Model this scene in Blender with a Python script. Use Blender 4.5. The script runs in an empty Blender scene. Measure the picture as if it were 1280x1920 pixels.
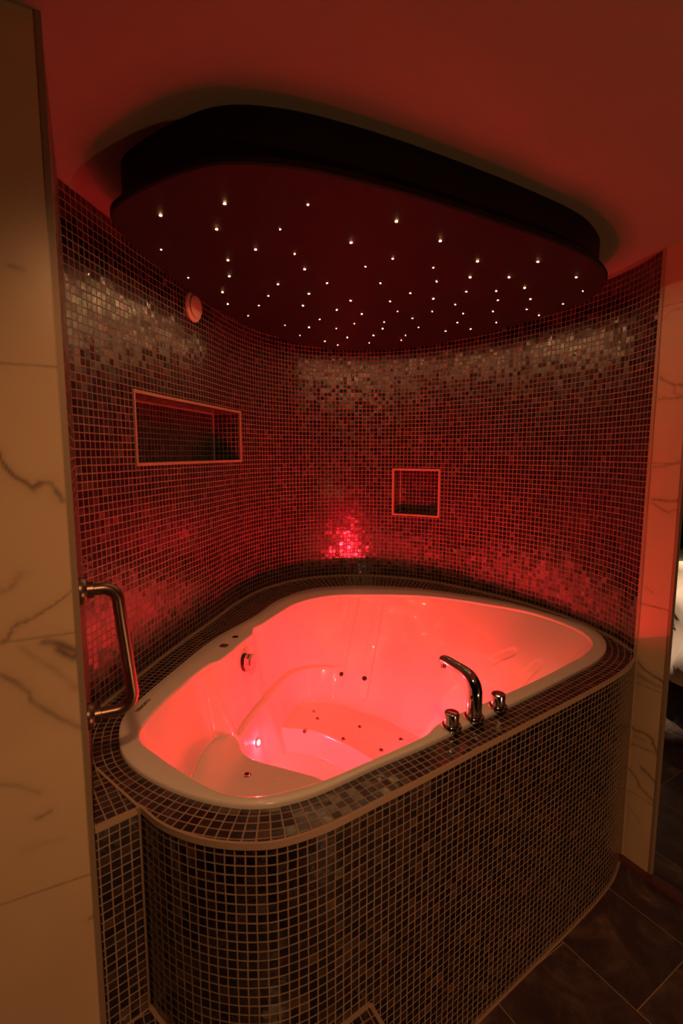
import bpy, math, random
import numpy as np
from mathutils import Vector, Matrix

random.seed(4)
rng = np.random.default_rng(7)
SC = bpy.context.scene
COL = SC.collection

# ---------------------------------------------------------------- camera
FPX = 922.0
PITCH = math.radians(6.8)
CAMH = 1.64
cam = bpy.data.cameras.new('camera')
cam.sensor_fit = 'VERTICAL'
cam.sensor_height = 36.0
cam.lens = FPX / 1920.0 * 36.0
cam.clip_start = 0.02
cam.dof.use_dof = True
cam.dof.focus_distance = 1.9
cam.dof.aperture_fstop = 4.0
cob = bpy.data.objects.new('camera', cam)
COL.objects.link(cob)
cob.location = (0, 0, CAMH)
cob.rotation_euler = (math.pi / 2 - PITCH, 0, 0)
SC.camera = cob

# ---------------------------------------------------------------- world / exposure
w = bpy.data.worlds.new('world')
SC.world = w
w.use_nodes = True
w.node_tree.nodes['Background'].inputs[0].default_value = (0.30, 0.12, 0.05, 1)
w.node_tree.nodes['Background'].inputs[1].default_value = 0.0
SC.view_settings.view_transform = 'Standard'
SC.view_settings.look = 'None'
SC.view_settings.gamma = 1
SC.view_settings.exposure = 0.0

RED = (1.0, 0.012, 0.024)
WARM = (1.0, 0.50, 0.20)
RED_MAIN = 90.0
RED_SIDE = 90.0
STAR_L = 1400.0

def spot(name, loc, target, power, size, blend, color, radius=0.04):
    l = bpy.data.lights.new(name, 'SPOT')
    l.energy = power
    l.color = color
    l.spot_size = math.radians(size)
    l.spot_blend = blend
    l.shadow_soft_size = radius
    o = bpy.data.objects.new(name, l)
    COL.objects.link(o)
    o.location = loc
    o.rotation_euler = (Vector(target) - Vector(loc)).to_track_quat('-Z', 'Y').to_euler()
    return o

# ceiling downlight of the room in front of the alcove, then an added fill
ROOM = [((0.05, -0.10, 2.33), (-0.12, 0.95, 0.95), 42.0, 90, 1.0),
        ((1.45, -0.10, 0.38), (1.0, 1.4, 1.2), 27.0, 170, 0.6)]  # unseen low fill, added to warm the ceiling, pilaster and floor
for i, (l, t, p, s, b) in enumerate(ROOM):
    spot('room_lamp_and_fill', l, t, p, s, b, (1.0, 0.43, 0.165), 0.05)
# unseen spot added to light the bedding beyond the doorway
spot('bedding_fill', (1.62, 2.55, 1.9), (2.06, 3.00, 0.72), 130.0, 42, 0.8, (1.0, 0.72, 0.5), 0.05)

# beam of the red underwater lamp under the front rim of the tub
BEAM = ((0.335, 1.465, 0.600), (0.15, 2.9, 0.98), 110.0, 100, 1.0)
spot('tub_light_beam', *BEAM, RED, 0.012)

# ---------------------------------------------------------------- geometry constants
ZD = 0.864      # tiled deck
ZC = 2.36       # ceiling
ZP = 2.23       # underside of the star panel

def P(x, y, z):
    t = 960 - y
    c, s = math.cos(PITCH), math.sin(PITCH)
    r = (x - 640.0, FPX * c + t * s, -FPX * s + t * c)
    k = (z - CAMH) / r[2]
    return (r[0] * k, r[1] * k)

# ---------------------------------------------------------------- node helpers
class NT:
    def __init__(self, name):
        self.m = bpy.data.materials.new(name)
        self.m.use_nodes = True
        self.t = self.m.node_tree
        self.b = self.t.nodes['Principled BSDF']
    def n(self, typ, **kw):
        nd = self.t.nodes.new(typ)
        for k, v in kw.items():
            if k == 'ins':
                for kk, vv in v.items():
                    self.set(nd, kk, vv)
            else:
                setattr(nd, k, v)
        return nd
    def set(self, nd, k, v):
        if isinstance(v, bpy.types.NodeSocket):
            self.t.links.new(v, nd.inputs[k])
        else:
            nd.inputs[k].default_value = v
    def math(self, op, a, b=None, c=None, clamp=False):
        nd = self.n('ShaderNodeMath', operation=op, use_clamp=clamp)
        self.set(nd, 0, a)
        if b is not None: self.set(nd, 1, b)
        if c is not None: self.set(nd, 2, c)
        return nd.outputs[0]
    def mix(self, f, a, b):
        nd = self.n('ShaderNodeMix', data_type='RGBA')
        self.set(nd, 0, f); self.set(nd, 6, a); self.set(nd, 7, b)
        return nd.outputs[2]
    def ramp(self, f, stops, interp='LINEAR'):
        nd = self.n('ShaderNodeValToRGB')
        self.set(nd, 0, f)
        cr = nd.color_ramp
        cr.interpolation = interp
        while len(cr.elements) < len(stops): cr.elements.new(0.5)
        for e, (p, c) in zip(cr.elements, stops):
            e.position = p
            e.color = (c[0], c[1], c[2], 1)
        return nd.outputs[0]
    def P(self, **kw):
        for k, v in kw.items():
            self.set(self.b, k.replace('_', ' '), v)
        return self.m

def plain(name, col, rough=0.5, metal=0.0, coat=0.0, spec=0.5):
    t = NT(name)
    nz = t.n('ShaderNodeTexNoise', ins={'Scale': 60.0, 'Detail': 3.0})
    r = t.math('MULTIPLY_ADD', nz.outputs[0], 0.06, rough - 0.03)
    t.P(Base_Color=(*col, 1), Metallic=metal, Roughness=r, Coat_Weight=coat, Specular_IOR_Level=spec)
    return t.m

def emit(name, col, strength):
    t = NT(name)
    t.P(Base_Color=(0.8, 0.8, 0.8, 1), Emission_Color=(*col, 1), Emission_Strength=strength)
    return t.m

def mosaic(name, pitch=0.0236, grout=(0.30, 0.22, 0.20)):
    t = NT(name)
    uv = t.n('ShaderNodeUVMap', uv_map='UVMap').outputs[0]
    geo = t.n('ShaderNodeNewGeometry')
    # slightly wavering joints
    wn = t.n('ShaderNodeTexNoise', ins={'Vector': uv, 'Scale': 14.0, 'Detail': 1.0})
    wv = t.n('ShaderNodeVectorMath', operation='SUBTRACT', ins={0: wn.outputs[1], 1: (0.5, 0.5, 0.5)})
    ws = t.n('ShaderNodeVectorMath', operation='SCALE', ins={0: wv.outputs[0], 'Scale': 0.0022})
    uw = t.n('ShaderNodeVectorMath', operation='ADD', ins={0: uv, 1: ws.outputs[0]})
    sep = t.n('ShaderNodeSeparateXYZ', ins={0: uw.outputs[0]})
    u = t.math('DIVIDE', sep.outputs[0], pitch)
    v = t.math('DIVIDE', sep.outputs[1], pitch)
    fu, fv = t.math('FRACT', u), t.math('FRACT', v)
    cu, cv = t.math('FLOOR', u), t.math('FLOOR', v)
    cell = t.n('ShaderNodeCombineXYZ', ins={0: cu, 1: cv})
    wh = t.n('ShaderNodeTexWhiteNoise', noise_dimensions='2D', ins={'Vector': cell.outputs[0]})
    wc = t.n('ShaderNodeSeparateXYZ', ins={0: wh.outputs[1]})
    r1, r2, r3 = wc.outputs
    r0 = wh.outputs[0]
    # distance to the joint, each tile a little different in size
    du = t.math('SUBTRACT', 0.5, t.math('ABSOLUTE', t.math('SUBTRACT', fu, 0.5)))
    dv = t.math('SUBTRACT', 0.5, t.math('ABSOLUTE', t.math('SUBTRACT', fv, 0.5)))
    dd = t.math('MINIMUM', du, dv)
    edge = t.math('MULTIPLY_ADD', r3, 0.025, 0.040)
    mask = t.math('DIVIDE', t.math('SUBTRACT', dd, edge), 0.03, clamp=True)
    # tile colours: mostly dark aubergine, some brown and bronze
    base = t.ramp(r0, [(0.0, (0.003, 0.0015, 0.0035)), (0.45, (0.005, 0.0025, 0.005)), (0.76, (0.009, 0.004, 0.007)),
                       (0.90, (0.020, 0.010, 0.009)), (0.97, (0.050, 0.027, 0.016)), (1.0, (0.09, 0.05, 0.03))])
    # veined, foil-like figure inside the tile
    off = t.n('ShaderNodeVectorMath', operation='SCALE', ins={0: wh.outputs[1], 'Scale': 7.0})
    vv = t.n('ShaderNodeVectorMath', operation='ADD', ins={0: uw.outputs[0], 1: off.outputs[0]})
    fig = t.n('ShaderNodeTexNoise', ins={'Vector': vv.outputs[0], 'Scale': 95.0, 'Detail': 2.0, 'Distortion': 1.6})
    band = t.math('SUBTRACT', 1.0, t.math('MULTIPLY', t.math('ABSOLUTE', t.math('SUBTRACT', fig.outputs[0], 0.5)), 22.0), clamp=True)
    gate = t.math('GREATER_THAN', r1, 0.62)
    veins = t.math('MULTIPLY', t.math('MULTIPLY', band, gate), 0.40)
    tile = t.mix(veins, base, (0.20, 0.12, 0.07, 1))
    gn = t.n('ShaderNodeTexNoise', ins={'Vector': uv, 'Scale': 9.0, 'Detail': 4.0})
    gcol = t.mix(gn.outputs[0], (*[c * 0.75 for c in grout], 1), (*[min(1, c * 1.2) for c in grout], 1))
    col = t.mix(mask, gcol, tile)
    rough = t.math('MULTIPLY_ADD', r2, 0.14, 0.14)
    rr = t.n('ShaderNodeMix', data_type='FLOAT', ins={0: mask, 2: 0.8, 3: rough})
    spec = t.n('ShaderNodeMix', data_type='FLOAT', ins={0: mask, 2: 0.1, 3: 0.9})
    # every tile sits at its own slight angle and has a wavy glass face
    tu = t.math('MULTIPLY', t.math('SUBTRACT', fu, 0.5), t.math('SUBTRACT', r1, 0.5))
    tv = t.math('MULTIPLY', t.math('SUBTRACT', fv, 0.5), t.math('SUBTRACT', r2, 0.5))
    tilt = t.math('MULTIPLY', t.math('ADD', tu, tv), 0.11)
    wav = t.n('ShaderNodeTexNoise', ins={'Vector': vv.outputs[0], 'Scale': 70.0, 'Detail': 1.0})
    hgt = t.math('ADD', t.math('MULTIPLY', mask, 0.05), t.math('ADD', tilt, t.math('MULTIPLY', wav.outputs[0], 0.028)))
    bump = t.n('ShaderNodeBump', ins={'Strength': 1.0, 'Distance': pitch, 'Height': hgt})
    t.P(Base_Color=col, Roughness=rr.outputs[0], Normal=bump.outputs[0], Specular_IOR_Level=spec.outputs[0], IOR=1.75)
    return t.m

def marble(name, base=(0.64, 0.50, 0.34)):
    """cream stone; the veins are a point attribute laid out over each slab"""
    t = NT(name)
    tc = t.n('ShaderNodeTexCoord')
    n1 = t.n('ShaderNodeTexNoise', ins={'Vector': tc.outputs['Object'], 'Scale': 2.4, 'Detail': 5.0, 'Distortion': 0.6})
    cloud = t.ramp(n1.outputs[0], [(0.3, (base[0] * 0.88, base[1] * 0.86, base[2] * 0.84)), (0.65, base)])
    at = t.n('ShaderNodeAttribute', attribute_name='vein')
    n2 = t.n('ShaderNodeTexNoise', ins={'Vector': tc.outputs['Object'], 'Scale': 26.0, 'Detail': 4.0})
    f = t.math('MULTIPLY', at.outputs[2], t.math('MULTIPLY_ADD', n2.outputs[0], 1.2, 0.2), clamp=True)
    col = t.mix(f, cloud, (0.11, 0.075, 0.06, 1))
    t.P(Base_Color=col, Roughness=0.32)
    return t.m

def floor_mat():
    t = NT('floor_stone')
    uv = t.n('ShaderNodeUVMap', uv_map='UVMap').outputs[0]
    sep = t.n('ShaderNodeSeparateXYZ', ins={0: uv})
    a = t.math('DIVIDE', sep.outputs[0], 0.60)
    b = t.math('DIVIDE', sep.outputs[1], 0.335)
    row = t.math('FLOOR', b)
    a2 = t.math('ADD', a, t.math('MULTIPLY', row, 0.6))
    fa, fb = t.math('FRACT', a2), t.math('FRACT', b)
    da = t.math('MULTIPLY', t.math('SUBTRACT', 0.5, t.math('ABSOLUTE', t.math('SUBTRACT', fa, 0.5))), 0.60)
    db = t.math('MULTIPLY', t.math('SUBTRACT', 0.5, t.math('ABSOLUTE', t.math('SUBTRACT', fb, 0.5))), 0.335)
    mask = t.math('DIVIDE', t.math('SUBTRACT', t.math('MINIMUM', da, db), 0.0011), 0.0006, clamp=True)
    cell = t.n('ShaderNodeCombineXYZ', ins={0: t.math('FLOOR', a2), 1: row})
    wh = t.n('ShaderNodeTexWhiteNoise', noise_dimensions='2D', ins={'Vector': cell.outputs[0]})
    off = t.n('ShaderNodeVectorMath', operation='SCALE', ins={0: wh.outputs[1], 'Scale': 9.0})
    vv = t.n('ShaderNodeVectorMath', operation='ADD', ins={0: uv, 1: off.outputs[0]})
    n1 = t.n('ShaderNodeTexNoise', ins={'Vector': vv.outputs[0], 'Scale': 4.0, 'Detail': 8.0, 'Roughness': 0.62, 'Distortion': 1.5})
    c1 = t.ramp(n1.outputs[0], [(0.32, (0.045, 0.026, 0.036)), (0.50, (0.080, 0.050, 0.056)), (0.60, (0.14, 0.090, 0.075)), (0.72, (0.32, 0.20, 0.14))])
    n2 = t.n('ShaderNodeTexNoise', ins={'Vector': vv.outputs[0], 'Scale': 7.0, 'Detail': 6.0, 'Distortion': 2.2})
    vb = t.math('SUBTRACT', 1.0, t.math('MULTIPLY', t.math('ABSOLUTE', t.math('SUBTRACT', n2.outputs[0], 0.5)), 24.0), clamp=True)
    c2 = t.mix(t.math('MULTIPLY', vb, 0.10), c1, (0.30, 0.18, 0.11, 1))
    col = t.mix(mask, (0.42, 0.30, 0.22, 1), c2)
    bump = t.n('ShaderNodeBump', ins={'Strength': 0.4, 'Distance': 0.004, 'Height': n1.outputs[0]})
    t.P(Base_Color=col, Roughness=0.42, Normal=bump.outputs[0])
    return t.m

M = {}
M['mosaic'] = mosaic('glass_mosaic')
M['mosaic_deck'] = mosaic('glass_mosaic_deck', pitch=0.0216, grout=(0.36, 0.27, 0.21))
M['marble'] = marble('cream_marble')
M['floor'] = floor_mat()
M['ceiling'] = plain('ceiling_paint', (0.27, 0.25, 0.22), 0.8)
M['panel'] = plain('dark_panel', (0.016, 0.010, 0.014), 0.62, spec=0.25)
M['drum'] = plain('dark_drum', (0.016, 0.010, 0.012), 0.7, spec=0.2)
M['acrylic'] = plain('white_acrylic', (0.80, 0.77, 0.73), 0.16, coat=0.5)
M['trim'] = plain('beige_profile', (0.40, 0.29, 0.21), 0.38)
M['steel_trim'] = plain('brushed_profile', (0.30, 0.23, 0.16), 0.45, metal=0.2)
M['chrome'] = plain('chrome', (0.72, 0.68, 0.66), 0.08, metal=1.0)
M['satin'] = plain('satin_chrome', (0.72, 0.62, 0.62), 0.28, metal=1.0)
M['bronze'] = plain('brushed_steel', (0.22, 0.16, 0.14), 0.34, metal=1.0)
M['dark_metal'] = plain('dark_metal', (0.06, 0.05, 0.05), 0.3, metal=0.8)
M['hole'] = plain('black_plastic', (0.01, 0.01, 0.01), 0.5)
M['vent'] = plain('white_plastic', (0.72, 0.62, 0.54), 0.45)
M['letter'] = plain('dark_print', (0.10, 0.05, 0.035), 0.5)
M['wood'] = plain('dark_threshold', (0.13, 0.04, 0.04), 0.4)
M['darkwall'] = plain('dark_wall_paint', (0.10, 0.06, 0.05), 0.8)
M['bed'] = plain('cream_cotton', (0.62, 0.50, 0.40), 0.85)
M['bedbase'] = plain('dark_bed_fabric', (0.03, 0.02, 0.03), 0.8)
M['red_lamp'] = emit('red_led', RED, RED_MAIN * 40)
M['red_lamp_side'] = emit('red_led_side', RED, RED_SIDE * 40)
M['star'] = emit('fibre_star', WARM, STAR_L)

# ---------------------------------------------------------------- mesh helpers
def obj(name, verts, faces, mat, parent=None, uv=None, smooth=False, loc=None, attr=None, facesmooth=None):
    me = bpy.data.meshes.new(name)
    me.from_pydata([tuple(v) for v in verts], [], [tuple(f) for f in faces])
    if uv is not None:
        l = me.uv_layers.new(name='UVMap')
        vi = np.zeros(len(me.loops), dtype=np.int32)
        me.loops.foreach_get('vertex_index', vi)
        l.data.foreach_set('uv', np.asarray(uv, dtype=np.float32)[vi].ravel())
    if attr is not None:
        a = me.attributes.new('vein', 'FLOAT', 'POINT')
        a.data.foreach_set('value', np.asarray(attr, dtype=np.float32))
    me.materials.append(mat)
    if smooth:
        me.polygons.foreach_set('use_smooth', [True] * len(me.polygons))
    me.update()
    o = bpy.data.objects.new(name, me)
    COL.objects.link(o)
    if parent is not None: o.parent = parent
    if loc is not None: o.location = loc
    return o

def tag(o, label=None, cat=None, group=None, kind=None):
    if label: o['label'] = label
    if cat: o['category'] = cat
    if group: o['group'] = group
    if kind: o['kind'] = kind
    return o

def thing(name, label, cat, loc=(0, 0, 0), rz=0.0, group=None):
    o = bpy.data.objects.new(name, None)
    o.empty_display_size = 0.05
    COL.objects.link(o)
    o.location = loc
    o.rotation_euler = (0, 0, rz)
    return tag(o, label, cat, group)

def local(o_root, verts):
    """world points -> the frame of a thing"""
    m = Matrix.LocRotScale(o_root.location, o_root.rotation_euler, None).inverted()
    return [tuple(m @ Vector(v)) for v in verts]

class MB:
    def __init__(s): s.v = []; s.f = []; s.uv = []
    def add(s, vs, fs, uv=None):
        k = len(s.v)
        s.v += [tuple(v) for v in vs]
        s.f += [tuple(i + k for i in f) for f in fs]
        s.uv += list(uv) if uv is not None else [(0, 0)] * len(vs)
    def build(s, name, mat, parent=None, smooth=False, world=False, bevel=0, auto=None):
        vs = local(parent, s.v) if (world and parent is not None) else s.v
        o = obj(name, vs, s.f, mat, parent, uv=s.uv, smooth=smooth)
        if bevel:
            m = o.modifiers.new('bevel', 'BEVEL')
            m.width = bevel; m.segments = 2; m.limit_method = 'ANGLE'; m.angle_limit = math.radians(40)
        if auto:
            o.data.polygons.foreach_set('use_smooth', [True] * len(o.data.polygons))
            o.data.set_sharp_from_angle(angle=math.radians(auto))
        return o

def prism(mb, poly, z0, z1, cap=True):
    """vertical prism with uvs in metres (u runs along the outline)"""
    n = len(poly)
    s = 0
    for i in range(n):
        a, b = poly[i], poly[(i + 1) % n]
        L = math.dist(a, b)
        mb.add([(a[0], a[1], z0), (b[0], b[1], z0), (b[0], b[1], z1), (a[0], a[1], z1)], [(0, 1, 2, 3)],
               [(s, z0), (s + L, z0), (s + L, z1), (s, z1)])
        s += L
    if cap:
        mb.add([(p[0], p[1], z1) for p in poly], [tuple(range(n))], [(p[0], p[1]) for p in poly])
        mb.add([(p[0], p[1], z0) for p in poly], [tuple(range(n - 1, -1, -1))], [(p[0], p[1]) for p in poly])

def lathe(mb, prof, seg=32, o=(0, 0, 0), ax=None):
    """prof: (r, h) list; ax: 3x3 frame, axis = third column"""
    ax = ax or Matrix.Identity(3)
    vs = []
    for r, h in prof:
        for k in range(seg):
            a = 2 * math.pi * k / seg
            p = ax @ Vector((r * math.cos(a), r * math.sin(a), h))
            vs.append((p[0] + o[0], p[1] + o[1], p[2] + o[2]))
    fs = []
    for i in range(len(prof) - 1):
        for k in range(seg):
            k2 = (k + 1) % seg
            fs.append((i * seg + k, i * seg + k2, (i + 1) * seg + k2, (i + 1) * seg + k))
    fs.append(tuple(range(seg - 1, -1, -1)))
    fs.append(tuple(range((len(prof) - 1) * seg, len(prof) * seg)))
    mb.add(vs, fs)

def tube(mb, pts, rad, seg=20, squash=1.0):
    """sweep along pts; rad a number or a list"""
    pts = [Vector(p) for p in pts]
    if not hasattr(rad, '__len__'): rad = [rad] * len(pts)
    vs = []
    up = None
    for i, p in enumerate(pts):
        t = (pts[min(i + 1, len(pts) - 1)] - pts[max(i - 1, 0)]).normalized()
        if up is None:
            up = t.orthogonal().normalized()
        x = (up - t * up.dot(t)).normalized()
        up = x
        y = t.cross(x)
        for k in range(seg):
            a = 2 * math.pi * k / seg
            vs.append(tuple(p + x * rad[i] * math.cos(a) + y * rad[i] * math.sin(a) * squash))
    n = len(pts)
    fs = []
    for i in range(n - 1):
        for k in range(seg):
            k2 = (k + 1) % seg
            fs.append((i * seg + k, i * seg + k2, (i + 1) * seg + k2, (i + 1) * seg + k))
    fs.append(tuple(range(seg - 1, -1, -1)))
    fs.append(tuple(range((n - 1) * seg, n * seg)))
    mb.add(vs, fs)

def frame_of(axis):
    return Vector(axis).to_track_quat('Z', 'Y').to_matrix()

def crom(pts, n=12, closed=False, alpha=0.5):
    """centripetal Catmull-Rom through 2D points"""
    pts = [np.array(p, float) for p in pts]
    N = len(pts)
    out = []
    rngi = range(N) if closed else range(N - 1)
    for i in rngi:
        if closed:
            p0, p1, p2, p3 = pts[(i - 1) % N], pts[i], pts[(i + 1) % N], pts[(i + 2) % N]
        else:
            p1, p2 = pts[i], pts[i + 1]
            p0 = pts[i - 1] if i > 0 else 2 * p1 - p2
            p3 = pts[i + 2] if i + 2 < N else 2 * p2 - p1
        t0 = 0
        t1 = t0 + max(np.linalg.norm(p1 - p0), 1e-6) ** alpha
        t2 = t1 + max(np.linalg.norm(p2 - p1), 1e-6) ** alpha
        t3 = t2 + max(np.linalg.norm(p3 - p2), 1e-6) ** alpha
        for k in range(n):
            t = t1 + (t2 - t1) * k / n
            a1 = (t1 - t) / (t1 - t0) * p0 + (t - t0) / (t1 - t0) * p1
            a2 = (t2 - t) / (t2 - t1) * p1 + (t - t1) / (t2 - t1) * p2
            a3 = (t3 - t) / (t3 - t2) * p2 + (t - t2) / (t3 - t2) * p3
            b1 = (t2 - t) / (t2 - t0) * a1 + (t - t0) / (t2 - t0) * a2
            b2 = (t3 - t) / (t3 - t1) * a2 + (t - t1) / (t3 - t1) * a3
            out.append((t2 - t) / (t2 - t1) * b1 + (t - t1) / (t2 - t1) * b2)
    if not closed: out.append(pts[-1])
    return np.array(out)

def arclen(c):
    d = np.linalg.norm(np.diff(c, axis=0), axis=1)
    return np.concatenate([[0], np.cumsum(d)])

def resample(c, step):
    s = arclen(c)
    n = max(2, int(round(s[-1] / step)) + 1)
    t = np.linspace(0, s[-1], n)
    return np.stack([np.interp(t, s, c[:, 0]), np.interp(t, s, c[:, 1])], 1)

def smooth_loop(c, it):
    for _ in range(it):
        c = 0.25 * np.roll(c, 1, 0) + 0.5 * c + 0.25 * np.roll(c, -1, 0)
    return c

# ================================================================ the setting
E0 = np.array((-0.496, 0.90))                       # free edge of the left marble wall
DL = np.array((0.891, 0.454))                       # direction of the alcove front
NL = np.array((-0.454, 0.891))                      # into the alcove
P0 = np.array((1.14, 1.84))                         # right marble pilaster, inner edge
DR = np.array((0.478, -0.878))
P1 = P0 + DR * 0.115

WALL = crom([(-0.745, 1.385), (-0.725, 1.54), (-0.672, 1.88), (-0.602, 2.21), (-0.535, 2.53), (-0.433, 2.776),
             (-0.264, 2.965), (-0.068, 3.052), (0.204, 3.063), (0.521, 2.932), (0.782, 2.699), (0.985, 2.43),
             (1.100, 2.19), (1.145, 1.995), (1.146, 1.850)], 16)
WALL = resample(WALL, 0.02)
WS = arclen(WALL)
def wall_at(s):
    return np.array((np.interp(s, WS, WALL[:, 0]), np.interp(s, WS, WALL[:, 1])))
def wall_s(p):
    return WS[np.argmin(np.linalg.norm(WALL - np.array(p), axis=1))]
def wall_nrm(s):
    a, b = wall_at(s - 0.02), wall_at(s + 0.02)
    t = (b - a) / np.linalg.norm(b - a)
    return np.array((-t[1], t[0]))                   # points away from the tub

# niches: s range, z range, depth
NICHES = [dict(s0=wall_s((-0.705, 1.70)), s1=wall_s((-0.532, 2.56)), z0=1.607, z1=1.845, d=0.15),
          dict(s0=wall_s((0.315, 3.022)), s1=wall_s((0.567, 2.902)), z0=1.27, z1=1.537, d=0.11)]

def build_wall():
    svals = sorted(set(list(WS) + [n[k] for n in NICHES for k in ('s0', 's1')]))
    zvals = sorted(set([0.0, ZD, 2.36, 2.44] + [n[k] for n in NICHES for k in ('z0', 'z1')]))
    mb = MB()
    fr = MB()
    for i in range(len(svals) - 1):
        a, b = svals[i], svals[i + 1]
        if b - a < 1e-6: continue
        pa, pb = wall_at(a), wall_at(b)
        for j in range(len(zvals) - 1):
            z0, z1 = zvals[j], zvals[j + 1]
            if any(a >= n['s0'] - 1e-6 and b <= n['s1'] + 1e-6 and z0 >= n['z0'] - 1e-6 and z1 <= n['z1'] + 1e-6 for n in NICHES):
                continue
            (fr if z0 >= 2.36 - 1e-6 else mb).add(
                [(pa[0], pa[1], z0), (pb[0], pb[1], z0), (pb[0], pb[1], z1), (pa[0], pa[1], z1)], [(3, 2, 1, 0)],
                [(a, z0), (b, z0), (b, z1), (a, z1)])
    o = mb.build('wall_alcove', M['mosaic'], smooth=False)
    tag(o, 'curved alcove wall of small dark glass mosaic tiles', 'wall', kind='structure')
    o2 = fr.build('trim_1', M['ceiling'])
    tag(o2, 'painted strip between mosaic and ceiling', 'trim', kind='structure')
build_wall()

def build_niche(n, label):
    s0, s1, z0, z1, d = n['s0'], n['s1'], n['z0'], n['z1'], n['d']
    sm = (s0 + s1) / 2
    c = wall_at(sm)
    t = thing('wall_niche', label, 'niche', (c[0], c[1], z0))
    nn = wall_nrm(sm)
    fr = [s for s in WS if s0 < s < s1]
    ss = [s0] + fr + [s1]
    front = [wall_at(s) for s in ss]
    A, B = front[0] + nn * d, front[-1] + nn * d
    back = [A + (B - A) * ((s - s0) / (s1 - s0)) for s in ss]
    m = MB()
    for i in range(len(ss) - 1):
        f0, f1, b0, b1 = front[i], front[i + 1], back[i], back[i + 1]
        u0, u1 = ss[i], ss[i + 1]
        m.add([(*b0, z0), (*b1, z0), (*b1, z1), (*b0, z1)], [(3, 2, 1, 0)], [(u0, z0), (u1, z0), (u1, z1), (u0, z1)])
        m.add([(*f0, z0), (*f1, z0), (*b1, z0), (*b0, z0)], [(0, 1, 2, 3)], [(u0, 0), (u1, 0), (u1, d), (u0, d)])
        m.add([(*f0, z1), (*f1, z1), (*b1, z1), (*b0, z1)], [(3, 2, 1, 0)], [(u0, 0), (u1, 0), (u1, d), (u0, d)])
    for f, b in ((front[0], back[0]), (front[-1], back[-1])):
        m.add([(*f, z0), (*b, z0), (*b, z1), (*f, z1)], [(0, 1, 2, 3)], [(0, z0), (d, z0), (d, z1), (0, z1)])
    m.build('recess', M['mosaic'], t, world=True)
    # profile frame, standing 3 mm proud of the tiles
    k = MB()
    wd = 0.011
    def bar(path, lo, hi, dn0=-0.004, dn1=0.010):
        for i in range(len(path) - 1):
            a, b = path[i], path[i + 1]
            q = [(*(a + nn * dn0), lo), (*(b + nn * dn0), lo), (*(b + nn * dn0), hi), (*(a + nn * dn0), hi),
                 (*(a + nn * dn1), lo), (*(b + nn * dn1), lo), (*(b + nn * dn1), hi), (*(a + nn * dn1), hi)]
            k.add(q, [(0, 1, 2, 3), (7, 6, 5, 4), (0, 4, 5, 1), (3, 2, 6, 7), (0, 3, 7, 4), (1, 5, 6, 2)])
    bar(front, z0 - wd, z0)
    bar(front, z1, z1 + wd)
    sv = [wall_at(s0 - wd), wall_at(s0)]
    bar(sv, z0 - wd, z1 + wd)
    sv = [wall_at(s1), wall_at(s1 + wd)]
    bar(sv, z0 - wd, z1 + wd)
    k.build('frame', M['trim'], t, world=True)
    # slim profile in the inner corners
    e = MB()
    for b in (back[0], back[-1]):
        q = b - nn * 0.004
        prism(e, [tuple(q + (-0.003, -0.003)), tuple(q + (0.003, -0.003)), tuple(q + (0.003, 0.003)), tuple(q + (-0.003, 0.003))], z0, z1)
    for i in range(len(back) - 1):
        a, b = back[i] - nn * 0.003, back[i + 1] - nn * 0.003
        e.add([(*a, z1 - 0.006), (*b, z1 - 0.006), (*b, z1), (*a, z1)], [(3, 2, 1, 0)])
    e.build('corner_profile', M['trim'], t, world=True)
build_niche(NICHES[0], 'long low mosaic-lined niche in the left curve of the alcove wall')
build_niche(NICHES[1], 'small square mosaic-lined niche in the back of the alcove wall')

# floor
def grid_uv(poly):
    a = np.array((0.878, 0.478)); b = np.array((0.52, -0.854))
    o = np.array((0.727, 1.514))
    r = []
    for p in poly:
        q = np.array(p) - o
        r.append((q @ np.array((0.52, -0.854)) - 0.284, q @ np.array((0.854, 0.52))))
    return r
fp = [(-4, -4), (6, -4), (6, 7), (-4, 7)]
o = obj('floor', [(*p, 0) for p in fp], [(0, 1, 2, 3)], M['floor'], uv=grid_uv(fp))
tag(o, 'dark brown stone tile floor with thin pale joints', 'floor', kind='structure')
o = obj('ceiling', [(-4, -4, ZC), (6, -4, ZC), (6, 7, ZC), (-4, 7, ZC)], [(3, 2, 1, 0)], M['ceiling'])
tag(o, 'plain painted ceiling glowing red', 'ceiling', kind='structure')

# veins on the two marble walls
def seg_dist(pu, pv, a, b):
    ax, ay = a; bx, by = b
    dx, dy = bx - ax, by - ay
    L = dx * dx + dy * dy + 1e-12
    t = np.clip(((pu - ax) * dx + (pv - ay) * dy) / L, 0, 1)
    return np.hypot(pu - ax - t * dx, pv - ay - t * dy)

def plane_px(p, A, d):
    t = 960 - p[1]
    c, s = math.cos(PITCH), math.sin(PITCH)
    r = (p[0] - 640.0, FPX * c + t * s, -FPX * s + t * c)
    nx, ny = -d[1], d[0]
    k = (nx * A[0] + ny * A[1]) / (nx * r[0] + ny * r[1])
    return ((r[0] * k - A[0]) * d[0] + (r[1] * k - A[1]) * d[1], CAMH + r[2] * k)

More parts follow.
